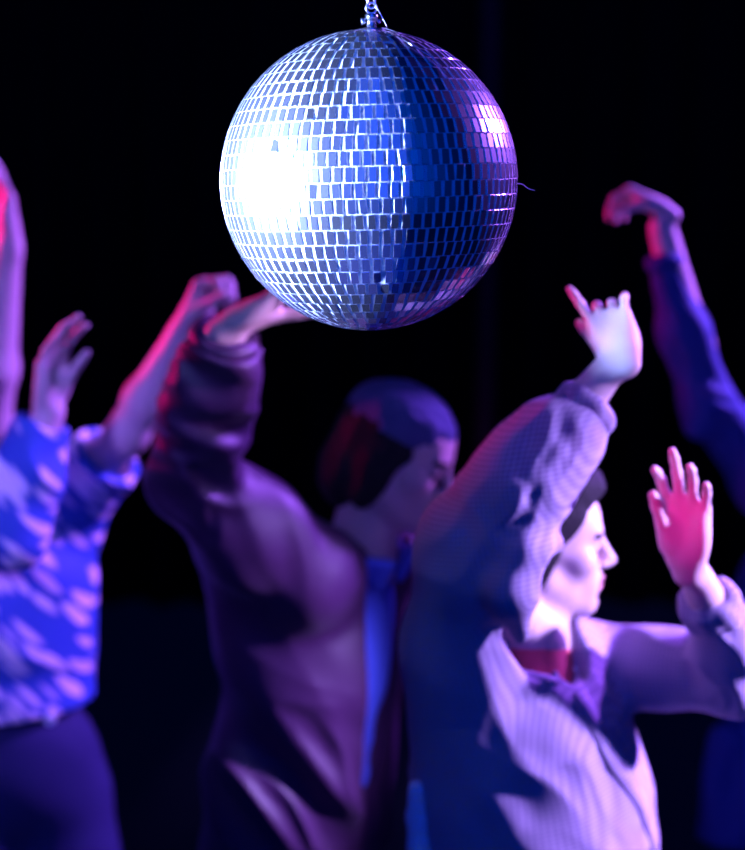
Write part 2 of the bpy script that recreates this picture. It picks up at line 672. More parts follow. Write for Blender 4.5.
def head(v, c, f, u, s=1.0, female=False, neck_base=None, neck_r=0.055):
    c = np.asarray(c, float)
    f = nrm(f)
    u = nrm(np.asarray(u, float) - f * np.dot(u, f))
    r = np.cross(f, u)
    AX = (r, f, u)
    L = lambda x, y, z: c + s * (x * r + y * f + z * u)
    E = lambda p, rr, k=0.02, neg=False: v.ell(L(*p), np.array(rr) * s, AX, k * s, neg)
    C = lambda a, b, ra, rb, k=0.02, neg=False: v.cap(L(*a), L(*b), ra * s, rb * s, k * s, neg=neg)
    if neck_base is not None:
        v.cap(L(0, -0.022, -0.05), neck_base, neck_r * s, neck_r * 1.1 * s, 0.02)
    E((0, -0.015, 0.035), (0.074, 0.094, 0.080))
    E((0, 0.030, -0.030), (0.058, 0.055, 0.078), 0.03)
    E((0, 0.045, 0.050), (0.058, 0.044, 0.042), 0.03)
    for x in (-1, 1):
        C((x * 0.052, -0.002, -0.052), (x * 0.014, 0.070, -0.098), 0.019, 0.015, 0.03)
        E((x * 0.041, 0.058, -0.018), (0.022, 0.024, 0.022), 0.025)
    E((0, 0.078, -0.097), (0.019, 0.016, 0.015), 0.02)
    C((-0.034, 0.080, 0.026), (0.034, 0.080, 0.026), 0.011, 0.011, 0.02)
    E((0, 0.074, -0.058), (0.034, 0.024, 0.030), 0.025)
    for x in (-1, 1):
        E((x * 0.031, 0.096, 0.006), (0.018, 0.013, 0.012), 0.012, True)
        E((x * 0.031, 0.0765, 0.006), (0.0155, 0.0125, 0.0120), 0.004)
    C((0, 0.088, 0.022), (0, 0.113, -0.022), 0.0075, 0.0105, 0.012)
    E((0, 0.112, -0.024), (0.011, 0.011, 0.010), 0.006)
    for x in (-1, 1):
        E((x * 0.0115, 0.101, -0.029), (0.0085, 0.010, 0.0075), 0.006)
    E((0, 0.0945, -0.0515), (0.024, 0.0115, 0.0070), 0.007)
    E((0, 0.0925, -0.0670), (0.020, 0.0115, 0.0078), 0.007)
    C((-0.022, 0.106, -0.0592), (0.022, 0.106, -0.0592), 0.0030, 0.0030, 0.004, True)
    E((0, 0.0985, -0.081), (0.018, 0.008, 0.006), 0.010, True)
    for x in (-1, 1):
        E((x * 0.076, -0.012, -0.004), (0.009, 0.020, 0.033), 0.008)
        E((x * 0.083, -0.006, 0.0), (0.006, 0.010, 0.018), 0.006, True)
    return L, AX


def face_mats(verts, quads, L, AX, c, s):
    """material index per face: lips, brows, closed lashes"""
    cen = verts[quads].mean(1)
    q = (cen - np.asarray(c)) / s
    x, y, z = q @ AX[0], q @ AX[1], q @ AX[2]
    m = np.zeros(len(quads), np.int32)
    fr = (y < 0.135)
    m[fr & (np.abs(x) < 0.023) & (y > 0.092) & (z < -0.0455) & (z > -0.0735)] = 1
    bz = 0.028 - 6.0 * (np.abs(x) - 0.030) ** 2
    m[fr & (np.abs(x) < 0.050) & (np.abs(x) > 0.012) & (y > 0.05) & (np.abs(z - bz) < 0.0042)] = 2
    lz = 0.001 + 8 * (np.abs(x) - 0.031) ** 2
    m[fr & (np.abs(x) < 0.046) & (np.abs(x) > 0.018) & (y > 0.06) & (np.abs(z - lz) < 0.0024)] = 3
    return m


class Person:
    """joints in world space"""

    def __init__(s, label, name='person', **j):
        s.label = label
        s.__dict__.update(j)
        s.f = nrm(V(s.f[0], s.f[1], 0))
        s.r = np.cross(s.f, V(0, 0, 1))          # the person's right
        s.AX = (s.r, s.f, V(0, 0, 1))
        s.root = empty('person', (float(s.pelvis[0]), float(s.pelvis[1]), 0.0), label, 'person')

    def bounds(s, pad):
        pts = [np.asarray(p) for p in (s.head, s.neck, s.SL, s.SR, s.EL, s.ER, s.WL, s.WR, s.pelvis, s.HL, s.HR, s.KL, s.KR, s.AL, s.AR)]
        pts = np.array(pts)
        lo, hi = pts.min(0) - pad, pts.max(0) + pad
        lo[2] = max(lo[2], 0.0)
        return lo, hi

    def body(s, skin, h=0.004, sc=1.0, female=False):
        lo, hi = s.bounds(0.22)
        v = Vol(lo, hi, h)
        b = 0.88 if female else 1.0
        chest = 0.62 * s.neck + 0.38 * s.pelvis
        v.ell(chest, V(0.125, 0.078, 0.17) * b, s.AX, 0.04)
        waist = 0.35 * s.neck + 0.65 * s.pelvis
        v.ell(waist, V(0.118, 0.080, 0.16) * b, s.AX, 0.05)
        v.ell(s.pelvis, V(0.148, 0.100, 0.125) * b, s.AX, 0.04)
        v.cap(s.SL, s.SR, 0.046 * b, 0.046 * b, 0.04)
        v.cap(s.neck, chest, 0.050 * b, 0.078 * b, 0.03)
        for S, E_, W in ((s.SL, s.EL, s.WL), (s.SR, s.ER, s.WR)):
            m = S * 0.55 + E_ * 0.45
            v.chain([S, m, E_], [0.052 * b, 0.047 * b, 0.039 * b], 0.03)
            m2 = E_ * 0.68 + W * 0.32
            v.chain([E_, m2, W], [0.038 * b, 0.041 * b, (0.0265 if not female else 0.0235) * b], 0.025)
        for H, K, A in ((s.HL, s.KL, s.AL), (s.HR, s.KR, s.AR)):
            v.chain([H, H * 0.6 + K * 0.4, K], [0.085 * b, 0.078 * b, 0.052 * b], 0.03)
            v.chain([K, K * 0.65 + A * 0.35, A], [0.052 * b, 0.055 * b, 0.036 * b], 0.03)
            toe = A + s.f * 0.15 + V(0, 0, -A[2] + 0.035)
            heel = V(A[0], A[1], 0.04) - s.f * 0.03
            v.cap(heel, toe, 0.036, 0.030, 0.03)
        L, AX = head(v, s.head, s.hf, s.hu, sc, female, s.neck, 0.05 if female else 0.058)
        for hd in s.hands:
            hand(v, **hd)
        vert, quads = v.mesh(2 if h > 0.0032 else 2)
        fm = face_mats(vert, quads, L, AX, s.head, sc)
        o = link_mesh('body', vert, quads, [skin, M['lip'], M['brow'], M['lash']], s.root, fmat=fm)
        s.L, s.HAX = L, AX
        return o

    def legs_cloth(s, name, mat, top, ex=0.018, h=0.006, cuff=0.09):
        pts = np.array([s.pelvis, s.HL, s.HR, s.KL, s.KR, s.AL, s.AR])
        lo, hi = pts.min(0) - 0.22, pts.max(0) + 0.25
        lo[2] = 0.0
        v = Vol(lo, hi, h)
        v.ell(s.pelvis + V(0, 0, 0.02), V(0.165, 0.122, 0.16) + ex * 0.5, s.AX, 0.05)
        for H, K, A in ((s.HL, s.KL, s.AL), (s.HR, s.KR, s.AR)):
            v.chain([H, H * 0.6 + K * 0.4, K], [0.092 + ex, 0.085 + ex, 0.062 + ex], 0.03)
            e = A + (K - A) * (cuff / np.linalg.norm(K - A))
            v.cap(K, e, 0.062 + ex, 0.055 + ex, 0.03, endcut=True)
        v.folds([(s.KL, 0.25, V(0.2, 0.2, 1), 0.045, 0.010), (s.KR, 0.25, V(0.2, 0.2, 1), 0.045, 0.010), (None, 0, V(0.7, 0, 0.7), 0.09, 0.006)])
        v.plane(V(0, 0, top), V(0, 0, 1))
        vert, q = v.mesh(2)
        return link_mesh(name, vert, q, mat, s.root), v

    def shoes(s, mat):
        for A in (s.AL, s.AR):
            lo = V(A[0] - 0.25, A[1] - 0.25, 0)
            hi = V(A[0] + 0.25, A[1] + 0.25, 0.2)
            v = Vol(lo, hi, 0.005)
            heel = V(A[0], A[1], 0.045) - s.f * 0.035
            toe = V(A[0], A[1], 0.042) + s.f * 0.155
            v.cap(heel, toe, 0.047, 0.042, 0.02)
            v.cap(V(A[0], A[1], 0.05), V(A[0], A[1], 0.12), 0.048, 0.050, 0.03, endcut=True)
            v.cap(V(A[0], A[1], 0.10), V(A[0], A[1], 0.2), 0.042, 0.042, 0.003, neg=True)
            v.plane(V(0, 0, 0.004), V(0, 0, -1))
            vert, q = v.mesh(1)
            link_mesh('shoe', vert, q, mat, s.root)


def hair_cap(p, name, mat, pieces, cuts=(), h=0.0045, amp=0.006, wl=0.02, sc=1.0):
    """hair or hat: pieces and cuts are ellipsoids in the head's own frame"""
    c = np.asarray(p.head)
    v = Vol(c - 0.26, c + 0.26, h)
    for q, r in pieces:
        v.ell(p.L(*q), np.array(r) * sc, p.HAX, 0.02)
    v.folds([(None, 0, p.HAX[0] + 0.3 * p.HAX[1], wl, amp)])
    for q, r in cuts:
        v.ell(p.L(*q), np.array(r) * sc, p.HAX, 0.006, True)
    vert, q = v.mesh(1)
    return link_mesh(name, vert, q, mat, p.root)


def surface_strip(v, pix, width, thick, n_in=1, off=0.001):
    """a tape lying on a cloth surface along photo points"""
    pts = []
    for (a, b) in pix:
        p = v.hit(a, b)
        if p is not None:
            pts.append(p)
    return pts


def smooth_pts(pts, times=3, sub=2):
    pts = [np.asarray(p) for p in pts]
    for _ in range(sub):
        new = []
        for a, b in zip(pts[:-1], pts[1:]):
            new += [a, 0.5 * (a + b)]
        pts = new + [pts[-1]]
    for _ in range(times):
        pts = [pts[0]] + [0.25 * pts[i - 1] + 0.5 * pts[i] + 0.25 * pts[i + 1] for i in range(1, len(pts) - 1)] + [pts[-1]]
    return pts


def lerp_pix(a, b, n):
    return [(a[0] + (b[0] - a[0]) * i / (n - 1), a[1] + (b[1] - a[1]) * i / (n - 1)) for i in range(n)]


def polyline_pix(pp, n=8):
    out = []
    for a, b in zip(pp[:-1], pp[1:]):
        out += lerp_pix(a, b, n)[:-1]
    return out + [pp[-1]]


def disc(center, normal, r, t, seg=20):
    n = nrm(normal)
    a = nrm(np.cross(n, V(0, 0, 1) if abs(n[2]) < 0.9 else V(1, 0, 0)))
    b = np.cross(n, a)
    prof = [(r * 0.9, -t), (r, -t * 0.4), (r, t * 0.4), (r * 0.85, t), (r * 0.5, t * 0.7), (r * 0.1, t * 0.65)]
    vs, fs = [], []
    for rr, z in prof:
        for k in range(seg):
            an = 2 * math.pi * k / seg
            vs.append(np.asarray(center) + rr * (math.cos(an) * a + math.sin(an) * b) + z * n)
    for i in range(len(prof) - 1):
        for k in range(seg):
            k2 = (k + 1) % seg
            fs.append((i * seg + k, i * seg + k2, (i + 1) * seg + k2, (i + 1) * seg + k))
    fs.append(tuple(range(seg))[::-1])
    fs.append(tuple((len(prof) - 1) * seg + k for k in range(seg)))
    return vs, fs


def cuff_ring(name, c, axis, r, h, mat, parent, thick=0.010, waves=9, amp=0.10, hv=0.004):
    """gathered band of cloth around a wrist"""
    c = np.asarray(c, float)
    ax = nrm(axis)
    R = r + 0.05
    v = Vol(c - R, c + R, hv)
    a = nrm(np.cross(ax, V(0.3, 0.2, 1)))
    b = np.cross(ax, a)
    N = 28
    for lay in (-0.5, 0.5):
        pts = []
        for k in range(N + 1):
            an = 2 * math.pi * k / N
            rr = r * (1 + amp * math.sin(waves * an + lay * 1.3))
            pts.append(c + rr * (math.cos(an) * a + math.sin(an) * b) + ax * (lay * h + 0.18 * h * math.sin(waves * 0.5 * an)))
        for k in range(N):
            v.cap(pts[k], pts[k + 1], thick, thick, 0.012)
    vert, q = v.mesh(2)
    return link_mesh(name, vert, q, mat, parent)


# ------------------------------------------------------------------ the setting
def struct(name, v, f, mat):
    o = link_mesh(name, v, f, mat, smooth=False)
    o['kind'] = 'structure'
    return o


M['floor'] = simple('club_floor', (0.04, 0.04, 0.045), 0.6, spec=0.2, bump=0.2, scale=30)
M['drape'] = simple('black_drape', (0.0025, 0.002, 0.003), 0.95, spec=0.05, bump=0.3, scale=40)
M['pole'] = simple('painted_pole', (0.05, 0.006, 0.02), 0.7, spec=0.1)
struct('floor', *box((-6, -5, -0.1), (6, 7.3, 0)), M['floor'])


def drape_wall():
    n = 260
    vs, fs = [], []
    for i in range(n + 1):
        x = -6 + 12 * i / n
        y = 7.0 + 0.07 * math.sin(i * 1.15) + 0.03 * math.sin(i * 0.37 + 1)
        vs += [(x, y, 0), (x, y, 4.0), (x, 7.25, 4.0), (x, 7.25, 0)]
    for i in range(n):
        a, b = 4 * i, 4 * i + 4
        fs += [(a, b, b + 1, a + 1), (a + 1, b + 1, b + 2, a + 2), (a + 2, b + 2, b + 3, a + 3), (a + 3, b + 3, b, a)]
    return vs, fs


o = link_mesh('wall_back', *drape_wall(), M['drape'], smooth=True)
o['kind'] = 'structure'

# slim upright pole far behind
px = P(488, 179, 6.0)
pl = empty('upright_pole', (float(px[0]), 6.0, 0), 'slim dark purple upright pole behind the right edge of the mirror ball', 'pole')
vs, fs = lathe([(0.035, 0.012), (0.035, 3.98)], 20, (px[0], 6.0, 0))
link_mesh('shaft', vs, fs, M['pole'], pl)
vs, fs = lathe([(0.15, 0.0), (0.15, 0.010), (0.06, 0.018), (0.05, 0.06)], 28, (px[0], 6.0, 0))
link_mesh('base_plate', vs, fs, M['pole'], pl)

# ------------------------------------------------------------------ mirror ball
def mirror_mat():
    m, nt, b = new_mat('mirror_tile')
    b.inputs['Base Color'].default_value = (0.92, 0.93, 0.95, 1)
    b.inputs['Metallic'].default_value = 0.989
    b.inputs['Roughness'].default_value = 0.22
    return m


M['mirror'] = mirror_mat()
M['grout'] = simple('white_ball_core', (0.82, 0.82, 0.84), 0.6)

bx, by, bz = BALL
TILT = Matrix.Rotation(math.radians(-1.5), 3, 'Y')
ball = empty('disco_ball', BALL, 'mirror-tiled disco ball hanging above the dancers', 'disco ball')


def ball_core():
    seg, rings = 96, 48
    vs, fs = [], []
    r = BR - 0.0003
    for i in range(1, rings):
        t = math.pi * i / rings
        for k in range(seg):
            a = 2 * math.pi * k / seg
            vs.append(V(r * math.sin(t) * math.cos(a), r * math.sin(t) * math.sin(a), r * math.cos(t)))
    for i in range(rings - 2):
        for k in range(seg):
            k2 = (k + 1) % seg
            fs.append((i * seg + k, (i + 1) * seg + k, (i + 1) * seg + k2, i * seg + k2))
    vs.append(V(0, 0, r))
    vs.append(V(0, 0, -r))
    for k in range(seg):
        k2 = (k + 1) % seg
        fs.append((len(vs) - 2, k, k2))
        fs.append((len(vs) - 1, (rings - 2) * seg + k2, (rings - 2) * seg + k))
    return [np.array(TILT @ Vector(v)) + np.array(BALL) for v in vs], fs


def ball_tiles():
    rnd = random.Random(11)
    ROWS, COLS = 32, 87
    vs, fs = [], []
    for i in range(1, ROWS - 1):
        lat = math.pi * (i + 0.5) / ROWS - math.pi / 2
        n = max(5, int(round(COLS * math.cos(lat))))
        off = rnd.random()
        th = BR * math.pi / ROWS
        tw = 2 * math.pi * BR * math.cos(lat) / n
        hh = th * 0.5 * 0.965
        drift = 0.0
        for k in range(n):
            drift += rnd.gauss(0, 0.03)
            drift *= 0.9
            a = 2 * math.pi * (k + off + drift) / n
            er = Vector((math.cos(lat) * math.cos(a), math.cos(lat) * math.sin(a), math.sin(lat)))
            ea = Vector((-math.sin(a), math.cos(a), 0))
            eu = er.cross(ea)
            # each tile is glued on a little crooked
            er2 = (er + ea * rnd.gauss(0, 0.016) + eu * rnd.gauss(0, 0.013)).normalized()
            if rnd.random() < 0.03:
                er2 = (er2 + ea * rnd.gauss(0, 0.10) + eu * rnd.gauss(0, 0.10)).normalized()
            ea2 = (ea - er2 * ea.dot(er2)).normalized()
            eu2 = er2.cross(ea2)
            tw_ = math.radians(rnd.gauss(0, 1.8))
            ea3 = ea2 * math.cos(tw_) + eu2 * math.sin(tw_)
            eu3 = er2.cross(ea3)
            hw = tw * 0.5 * rnd.uniform(0.64, 0.76)
            h2 = hh * rnd.uniform(0.97, 1.015)
            c = er * (BR - 0.0002)
            b0 = len(vs)
            for z, g in ((-0.0018, 1.0), (0.0006, 1.0), (0.0009, 0.95)):
                for sx, sy in ((-1, -1), (1, -1), (1, 1), (-1, 1)):
                    vs.append(c + er2 * z + ea3 * (sx * hw * g) + eu3 * (sy * h2 * g))
            for r_ in (0, 4):
                for q in range(4):
                    q2 = (q + 1) % 4
                    fs.append((b0 + r_ + q, b0 + r_ + q2, b0 + r_ + 4 + q2, b0 + r_ + 4 + q))
            fs.append((b0 + 8, b0 + 9, b0 + 10, b0 + 11))
            fs.append((b0 + 3, b0 + 2, b0 + 1, b0))
    return [np.array(TILT @ Vector(v)) + np.array(BALL) for v in vs], fs


vs, fs = ball_core()
link_mesh('ball_core', vs, fs, M['grout'], ball, label='white gaps between the mirror tiles')
vs, fs = ball_tiles()
link_mesh('mirror_tiles', vs, fs, M['mirror'], ball, smooth=False)
top = V(bx, by, bz + BR)
vs, fs = lathe([(0.016, -0.004), (0.016, 0.0015), (0.006, 0.003), (0.0055, 0.012), (0.0075, 0.0125), (0.0075, 0.018), (0.003, 0.019)], 24, top + V(0.003, 0, 0))
link_mesh('top_cap', vs, fs, M['steel'], ball)
# eyelet and wing nut of the cap
ring = [top + V(0.003 + 0.006 * math.cos(a), 0, 0.025 + 0.006 * math.sin(a)) for a in np.linspace(0, 2 * math.pi, 20, endpoint=False)]
vs, fs = merge([tube(ring, 0.0016, 8, True), tube([top + V(-0.009, 0, 0.010), top + V(-0.004, 0, 0.011)], [0.0042, 0.003], 10),
                tube([top + V(0.010, 0, 0.009), top + V(0.014, 0, 0.012)], [0.003, 0.002], 10)])
link_mesh('eyelet', vs, fs, M['steel'], ball)
# slack wire from the cap over the top of the ball
wp = []
for t in np.linspace(0, 1, 26):
    if t < 0.35:
        q = t / 0.35
        wp.append(top + V(0.005 + 0.019 * q, -0.006 * q, 0.034 - 0.036 * q))
    else:
        q = (t - 0.35) / 0.65
        lat = math.radians(82 - 40 * q)
        az = math.radians(-62 + 10 * q + 4 * math.sin(q * 9))
        R = BR + 0.003
        wp.append(np.array(BALL) + R * V(math.cos(lat) * math.cos(az), math.cos(lat) * math.sin(az), math.sin(lat)))
vs, fs = tube(smooth_pts(wp, 2, 1), 0.0007, 6)
link_mesh('slack_wire', vs, fs, M['steel'], ball)
tp = [np.array(BALL) + V(BR - 0.002, -0.01, -0.002), np.array(BALL) + V(BR + 0.006, -0.012, -0.002), np.array(BALL) + V(BR + 0.013, -0.012, -0.008), np.array(BALL) + V(BR + 0.021, -0.012, -0.010)]
vs, fs = tube(smooth_pts(tp, 2, 2), 0.0004, 6)
link_mesh('loose_thread', vs, fs, M['white_cotton'], ball)

# chain up to the ceiling
ch = empty('hanging_chain', (bx + 0.003, by, bz + BR + 0.03), 'bright steel chain holding the disco ball from the ceiling', 'chain')
base = top + V(0.003, 0, 0.0275)


def chain_link(z, turn):
    L_, W_ = 0.0085, 0.0042
    pts = []
    for k in range(20):
        a = 2 * math.pi * k / 20
        x = W_ * math.cos(a)
        zz = (L_ - W_) * (1 if math.sin(a) >= 0 else -1) + W_ * math.sin(a)
        pts.append(base + (V(x, 0, z + zz) if not turn else V(0, x, z + zz)))
    return tube(pts, 0.0017, 8, True)


for k in range(14):
    vs, fs = chain_link(0.006 + 0.0132 * k, k % 2)
    link_mesh('link', vs, fs, M['steel'], ch)
z0 = base[2] + 0.006 + 0.0132 * 13 + 0.006
vs, fs = tube([V(base[0], base[1], z0), V(base[0], base[1], 3.97)], 0.003, 10)
link_mesh('drop_rod', vs, fs, M['steel'], ch)
vs, fs = lathe([(0.004, 3.93), (0.03, 3.96), (0.045, 3.985), (0.045, 4.0)], 24, (base[0], base[1], 0))
link_mesh('beam_clamp', vs, fs, M['steel'], ch)
# the beam the chain hangs from, and the two posts that carry it, all above and beside the picture
M['black_steel'] = simple('black_painted_steel', (0.02, 0.02, 0.022), 0.5)
bm = empty('overhead_beam', (0, by, 4.0), 'black overhead beam high above the disco ball carrying its chain', 'beam')
vs, fs = tube([V(-4.2, by, 4.035), V(4.2, by, 4.035)], 0.035, 16)
link_mesh('beam', vs, fs, M['black_steel'], bm)
for x in (-4.2, 4.2):
    vs, fs = lathe([(0.16, 0.0), (0.16, 0.012), (0.045, 0.02), (0.04, 4.08)], 20, (x, by, 0))
    link_mesh('post', vs, fs, M['black_steel'], bm)
# ------------------------------------------------------------------ the dancers


def stand(pelvis, f, knee=0.10, wide=0.10):
    """hips, knees and ankles under a pelvis, knees a little bent"""
    f = nrm(V(f[0], f[1], 0))
    r = np.cross(f, V(0, 0, 1))
    HR, HL = pelvis + r * 0.09 - V(0, 0, 0.06), pelvis - r * 0.09 - V(0, 0, 0.06)
    AR, AL = V(*(pelvis + r * wide)[:2], 0.085), V(*(pelvis - r * wide)[:2], 0.085)
    AR = AR - f * 0.03
    AL = AL + f * 0.05
    KR, KL = (HR + AR) / 2 + f * knee + r * 0.01, (HL + AL) / 2 + f * knee - r * 0.01
    return dict(HL=HL, HR=HR, KL=KL, KR=KR, AL=AL, AR=AR)


def sleeve(v, S, E_, W, rs, k=0.03, end=None):
    """tapered sleeve; rs radii at shoulder, elbow, wrist; closed flat and hollow at the cuff"""
    v.chain([S, S * 0.5 + E_ * 0.5, E_], [rs[0], (rs[0] + rs[1]) / 2, rs[1]], k)
    m = E_ * 0.5 + W * 0.5
    v.cap(E_, m, rs[1], (rs[1] + rs[2]) / 2, k)
    v.cap(m, W, (rs[1] + rs[2]) / 2, rs[2], k, endcut=True)


def hollow(v, E_, W, r):
    d = nrm(W - E_)
    v.cap(W - d * 0.05, W + d * 0.06, r, r, 0.003, neg=True)


def collar(p, name, mat, r0, r1, h, up, off=(0, 0, 0), gap=0.5, thick=0.007):
    """a band of cloth standing around the neck, open at the front"""
    c = np.asarray(p.neck) + V(*off)
    up = nrm(up)
    f = nrm(p.f - up * np.dot(p.f, up))
    r = np.cross(f, up)
    v = Vol(c - 0.2, c + 0.2, 0.0045)
    N = 26
    for j in range(4):
        t = j / 3
        rr = r0 + (r1 - r0) * t
        pts = []
        for k in range(N + 1):
            a = gap + (2 * math.pi - 2 * gap) * k / N
            pts.append(c + up * (h * t) + rr * (math.cos(a) * f * 0.95 + math.sin(a) * r))
        for k in range(N):
            v.cap(pts[k], pts[k + 1], thick, thick, 0.012)
    vert, q = v.mesh(2)
    return link_mesh(name, vert, q, mat, p.root)


def strip_mesh(name, v, pix, width, thick, mat, parent, label=None):
    """flat band lying on a cloth surface along a photo polyline"""
    pts = smooth_pts(surface_strip(v, polyline_pix(pix, 7), 0, 0), 3, 1)
    n = len(pts)
    vs, fs = [], []
    for i in range(n):
        t = nrm(pts[min(i + 1, n - 1)] - pts[max(i - 1, 0)])
        toc = nrm(CAM - pts[i])
        g = np.array([v.sample(pts[i] + V(*(np.eye(3)[a] * 0.012))) - v.sample(pts[i] - V(*(np.eye(3)[a] * 0.012))) for a in range(3)])
        nn = nrm(g) if np.linalg.norm(g) > 1e-6 else toc
        w = nrm(np.cross(t, nn))
        for a, b in ((-1, -0.4), (-0.9, 1), (0.9, 1), (1, -0.4)):
            vs.append(pts[i] + w * (a * width / 2) + nn * (b * thick))
    for i in range(n - 1):
        for k in range(4):
            k2 = (k + 1) % 4
            fs.append((4 * i + k, 4 * i + k2, 4 * i + 4 + k2, 4 * i + 4 + k))
    fs.append((0, 1, 2, 3)[::-1])
    fs.append(tuple(4 * (n - 1) + k for k in range(4)))
    return link_mesh(name, vs, fs, mat, parent, label=label)


def normal_at(v, p):
    g = np.array([v.sample(p + np.eye(3)[a] * 0.012) - v.sample(p - np.eye(3)[a] * 0.012) for a in range(3)])
    return nrm(g) if np.linalg.norm(g) > 1e-6 else nrm(CAM - p)


def button_at(name, v, pix, r, mat, parent):
    p = v.hit(*pix)
    if p is None:
        return
    n = normal_at(v, p)
    vs, fs = disc(p + n * 0.002, n, r, 0.003)
    link_mesh(name, vs, fs, mat, parent)


# ---- woman in the checked coat, right of the ball
def woman_checked():
    y = 2.20
    f = nrm(V(0.76, -0.65, 0))
    neck = P(532, 638, y)
    r = np.cross(f, V(0, 0, 1))
    pel = P(556, 905, 2.24)
    hd = P(543, 544, 2.23)
    ER = P(516, 484, 2.05)
    EL = P(742, 674, 2.17)
    CR, CL = P(581, 416, 2.07), P(713, 608, 2.11)
    p = Person('woman in a pale checked cotton coat, face in profile, one arm raised',
               f=f, neck=neck, head=hd, hf=nrm(V(0.985, 0.06, -0.04)), hu=nrm(V(-0.03, 0.0, 0.98)),
               SR=P(476, 590, 2.09), SL=neck - r * 0.150 + V(0, 0, -0.075),
               ER=ER, EL=EL, WR=P(620, 356, 2.07), WL=P(688, 560, 2.06), pelvis=pel, **stand(pel, f, 0.14))
    p.hands = [dict(wrist=P(621, 352, 2.07), d=(-0.16, 0.74, 0.66), n=(0.35, 0.66, -0.66), left=False,
                    curls=[(-0.2, 0.2, 0.2), (0.45, 1.0, 0.6), (0.40, 1.0, 0.6), (0.0, 0.6, 0.4)], spread=0.20, thumb=(0.30, 0.1, 0.2), s=0.80, wrist_r=0.027),
               dict(wrist=P(686, 556, 2.055), d=(-0.03, 0.0, 1), n=(-0.35, -0.93, 0.12), left=True,
                    curls=[(0.42, 0.45, 0.3), (0.28, 0.32, 0.2), (0.38, 0.42, 0.3), (0.42, 0.45, 0.3)], spread=0.16, thumb=(0.22, 0.40, 0.3), s=0.88, wrist_r=0.019)]
    p.body(M['skin_fair'], 0.0032, 0.92, True)
    pts = np.array([p.neck, p.SL, p.SR, p.EL, p.ER, p.WL, p.WR, p.pelvis])
    lo, hi = pts.min(0) - 0.24, pts.max(0) + 0.16
    lo[2] = 0.62
    v = Vol(lo, hi, 0.0042)
    chest = P(540, 722, 2.21)
    mid = P(556, 810, 2.24)
    hem = P(580, 1010, 2.29)
    fl = (f, 0.74)
    v.cap(neck + V(-0.005, 0, -0.055), chest, 0.070, 0.138, 0.05, flat=fl)
    v.cap(chest, mid, 0.140, 0.165, 0.05, flat=fl)
    v.cap(mid, hem, 0.168, 0.220, 0.05, flat=fl)
    v.cap(p.SL, p.SR * 0.8 + p.SL * 0.2 - V(0, 0, 0.02), 0.050, 0.056, 0.05)
    # wide raised sleeve, draping from the wrist down to the side
    v.cap(CR, P(550, 447, 2.06), 0.031, 0.054, 0.03, startcut=True)
    v.chain([P(556, 440, 2.06), ER, P(476, 560, 2.09)], [0.052, 0.062, 0.072], 0.04)
    v.cap(P(472, 540, 2.10), P(462, 650, 2.14), 0.066, 0.075, 0.06)
    v.cap(P(462, 640, 2.15), P(470, 840, 2.20), 0.078, 0.090, 0.06)
    sleeve(v, p.SL, p.EL, CL, (0.060, 0.058, 0.030), 0.03)
    # rolled ridge where the sleeve meets the shoulder, beside the jaw
    v.chain([P(556, 545, 2.02), P(524, 550, 1.99), P(514, 590, 1.99), P(524, 640, 2.05)], [0.010, 0.016, 0.021, 0.012], 0.025)
    v.folds([
        (P(560, 440, 2.02), 0.16, nrm(P(600, 470, 2.08) - P(520, 420, 2.08)), 0.026, 0.012),
        (P(500, 560, 2.02), 0.20, nrm(V(0.8, 0.2, -0.55)), 0.045, 0.016),
        (P(520, 690, 2.08), 0.18, nrm(V(0.85, 0, 0.4)), 0.04, 0.004),
        (P(590, 760, 2.12), 0.24, nrm(V(0.75, 0.3, 0.6)), 0.06, 0.009),
        (P(500, 790, 2.08), 0.26, nrm(V(0.9, 0, -0.35)), 0.08, 0.006),
        (P(725, 650, 2.11), 0.14, nrm(V(0.9, 0, 0.4)), 0.026, 0.012),
        (None, 0, V(0.8, 0.1, 0.5), 0.055, 0.004)])
    # neck opening
    v.cap(neck + V(0, 0, -0.04), neck + V(0.01, -0.01, 0.12), 0.050, 0.075, 0.01, neg=True)
    v.cap(neck + f * 0.05 + V(0, 0, -0.06), neck + f * 0.10 + V(0, 0, 0.06), 0.028, 0.05, 0.01, neg=True)
    v.cap(neck + r * 0.045 + f * 0.03 + V(0, 0, -0.035), neck + r * 0.10 + f * 0.06 + V(0, 0, 0.06), 0.030, 0.05, 0.01, neg=True)
    v.cap(CR + (ER - CR) * 0.3, CR + (CR - ER) * 0.3, 0.024, 0.024, 0.003, neg=True)
    hollow(v, p.EL, CL, 0.026)
    v.plane(V(0, 0, 0.66), V(0, 0, -1))
    vert, q = v.mesh(2)
    link_mesh('coat', vert, q, M['gingham'], p.root, label='pale checked cotton coat with wide sleeves')
    cuff_ring('cuff', P(585, 411, 2.07), CR - ER, 0.031, 0.016, M['gingham'], p.root, waves=7, amp=0.14)
    cuff_ring('cuff', P(710, 606, 2.107), p.WL - P(720, 640, 2.14), 0.030, 0.020, M['gingham'], p.root, waves=7, amp=0.14)
    collar(p, 'collar', M['gingham'], 0.060, 0.080, 0.022, V(0.15, -0.12, 1), (0.004, -0.008, -0.050), 0.6)
    strip_mesh('placket', v, [(562, 660), (585, 705), (612, 760), (640, 800), (655, 848)], 0.030, 0.004, M['gingham'], p.root)
    button_at('button', v, (573, 671), 0.0085, M['button'], p.root)
    # inner top, its red colour standing in for red light at the neck
    t = Vol(neck - 0.2, neck + 0.15, 0.005)
    t.cap(neck + V(0.002, 0, 0.015), neck + V(0, 0, -0.16), 0.056, 0.100, 0.03, flat=(f, 0.88))
    t.cap(neck + V(0.0, 0, 0.03), neck + V(0, 0, 0.10), 0.047, 0.050, 0.005, neg=True)
    vert, q = t.mesh(2)
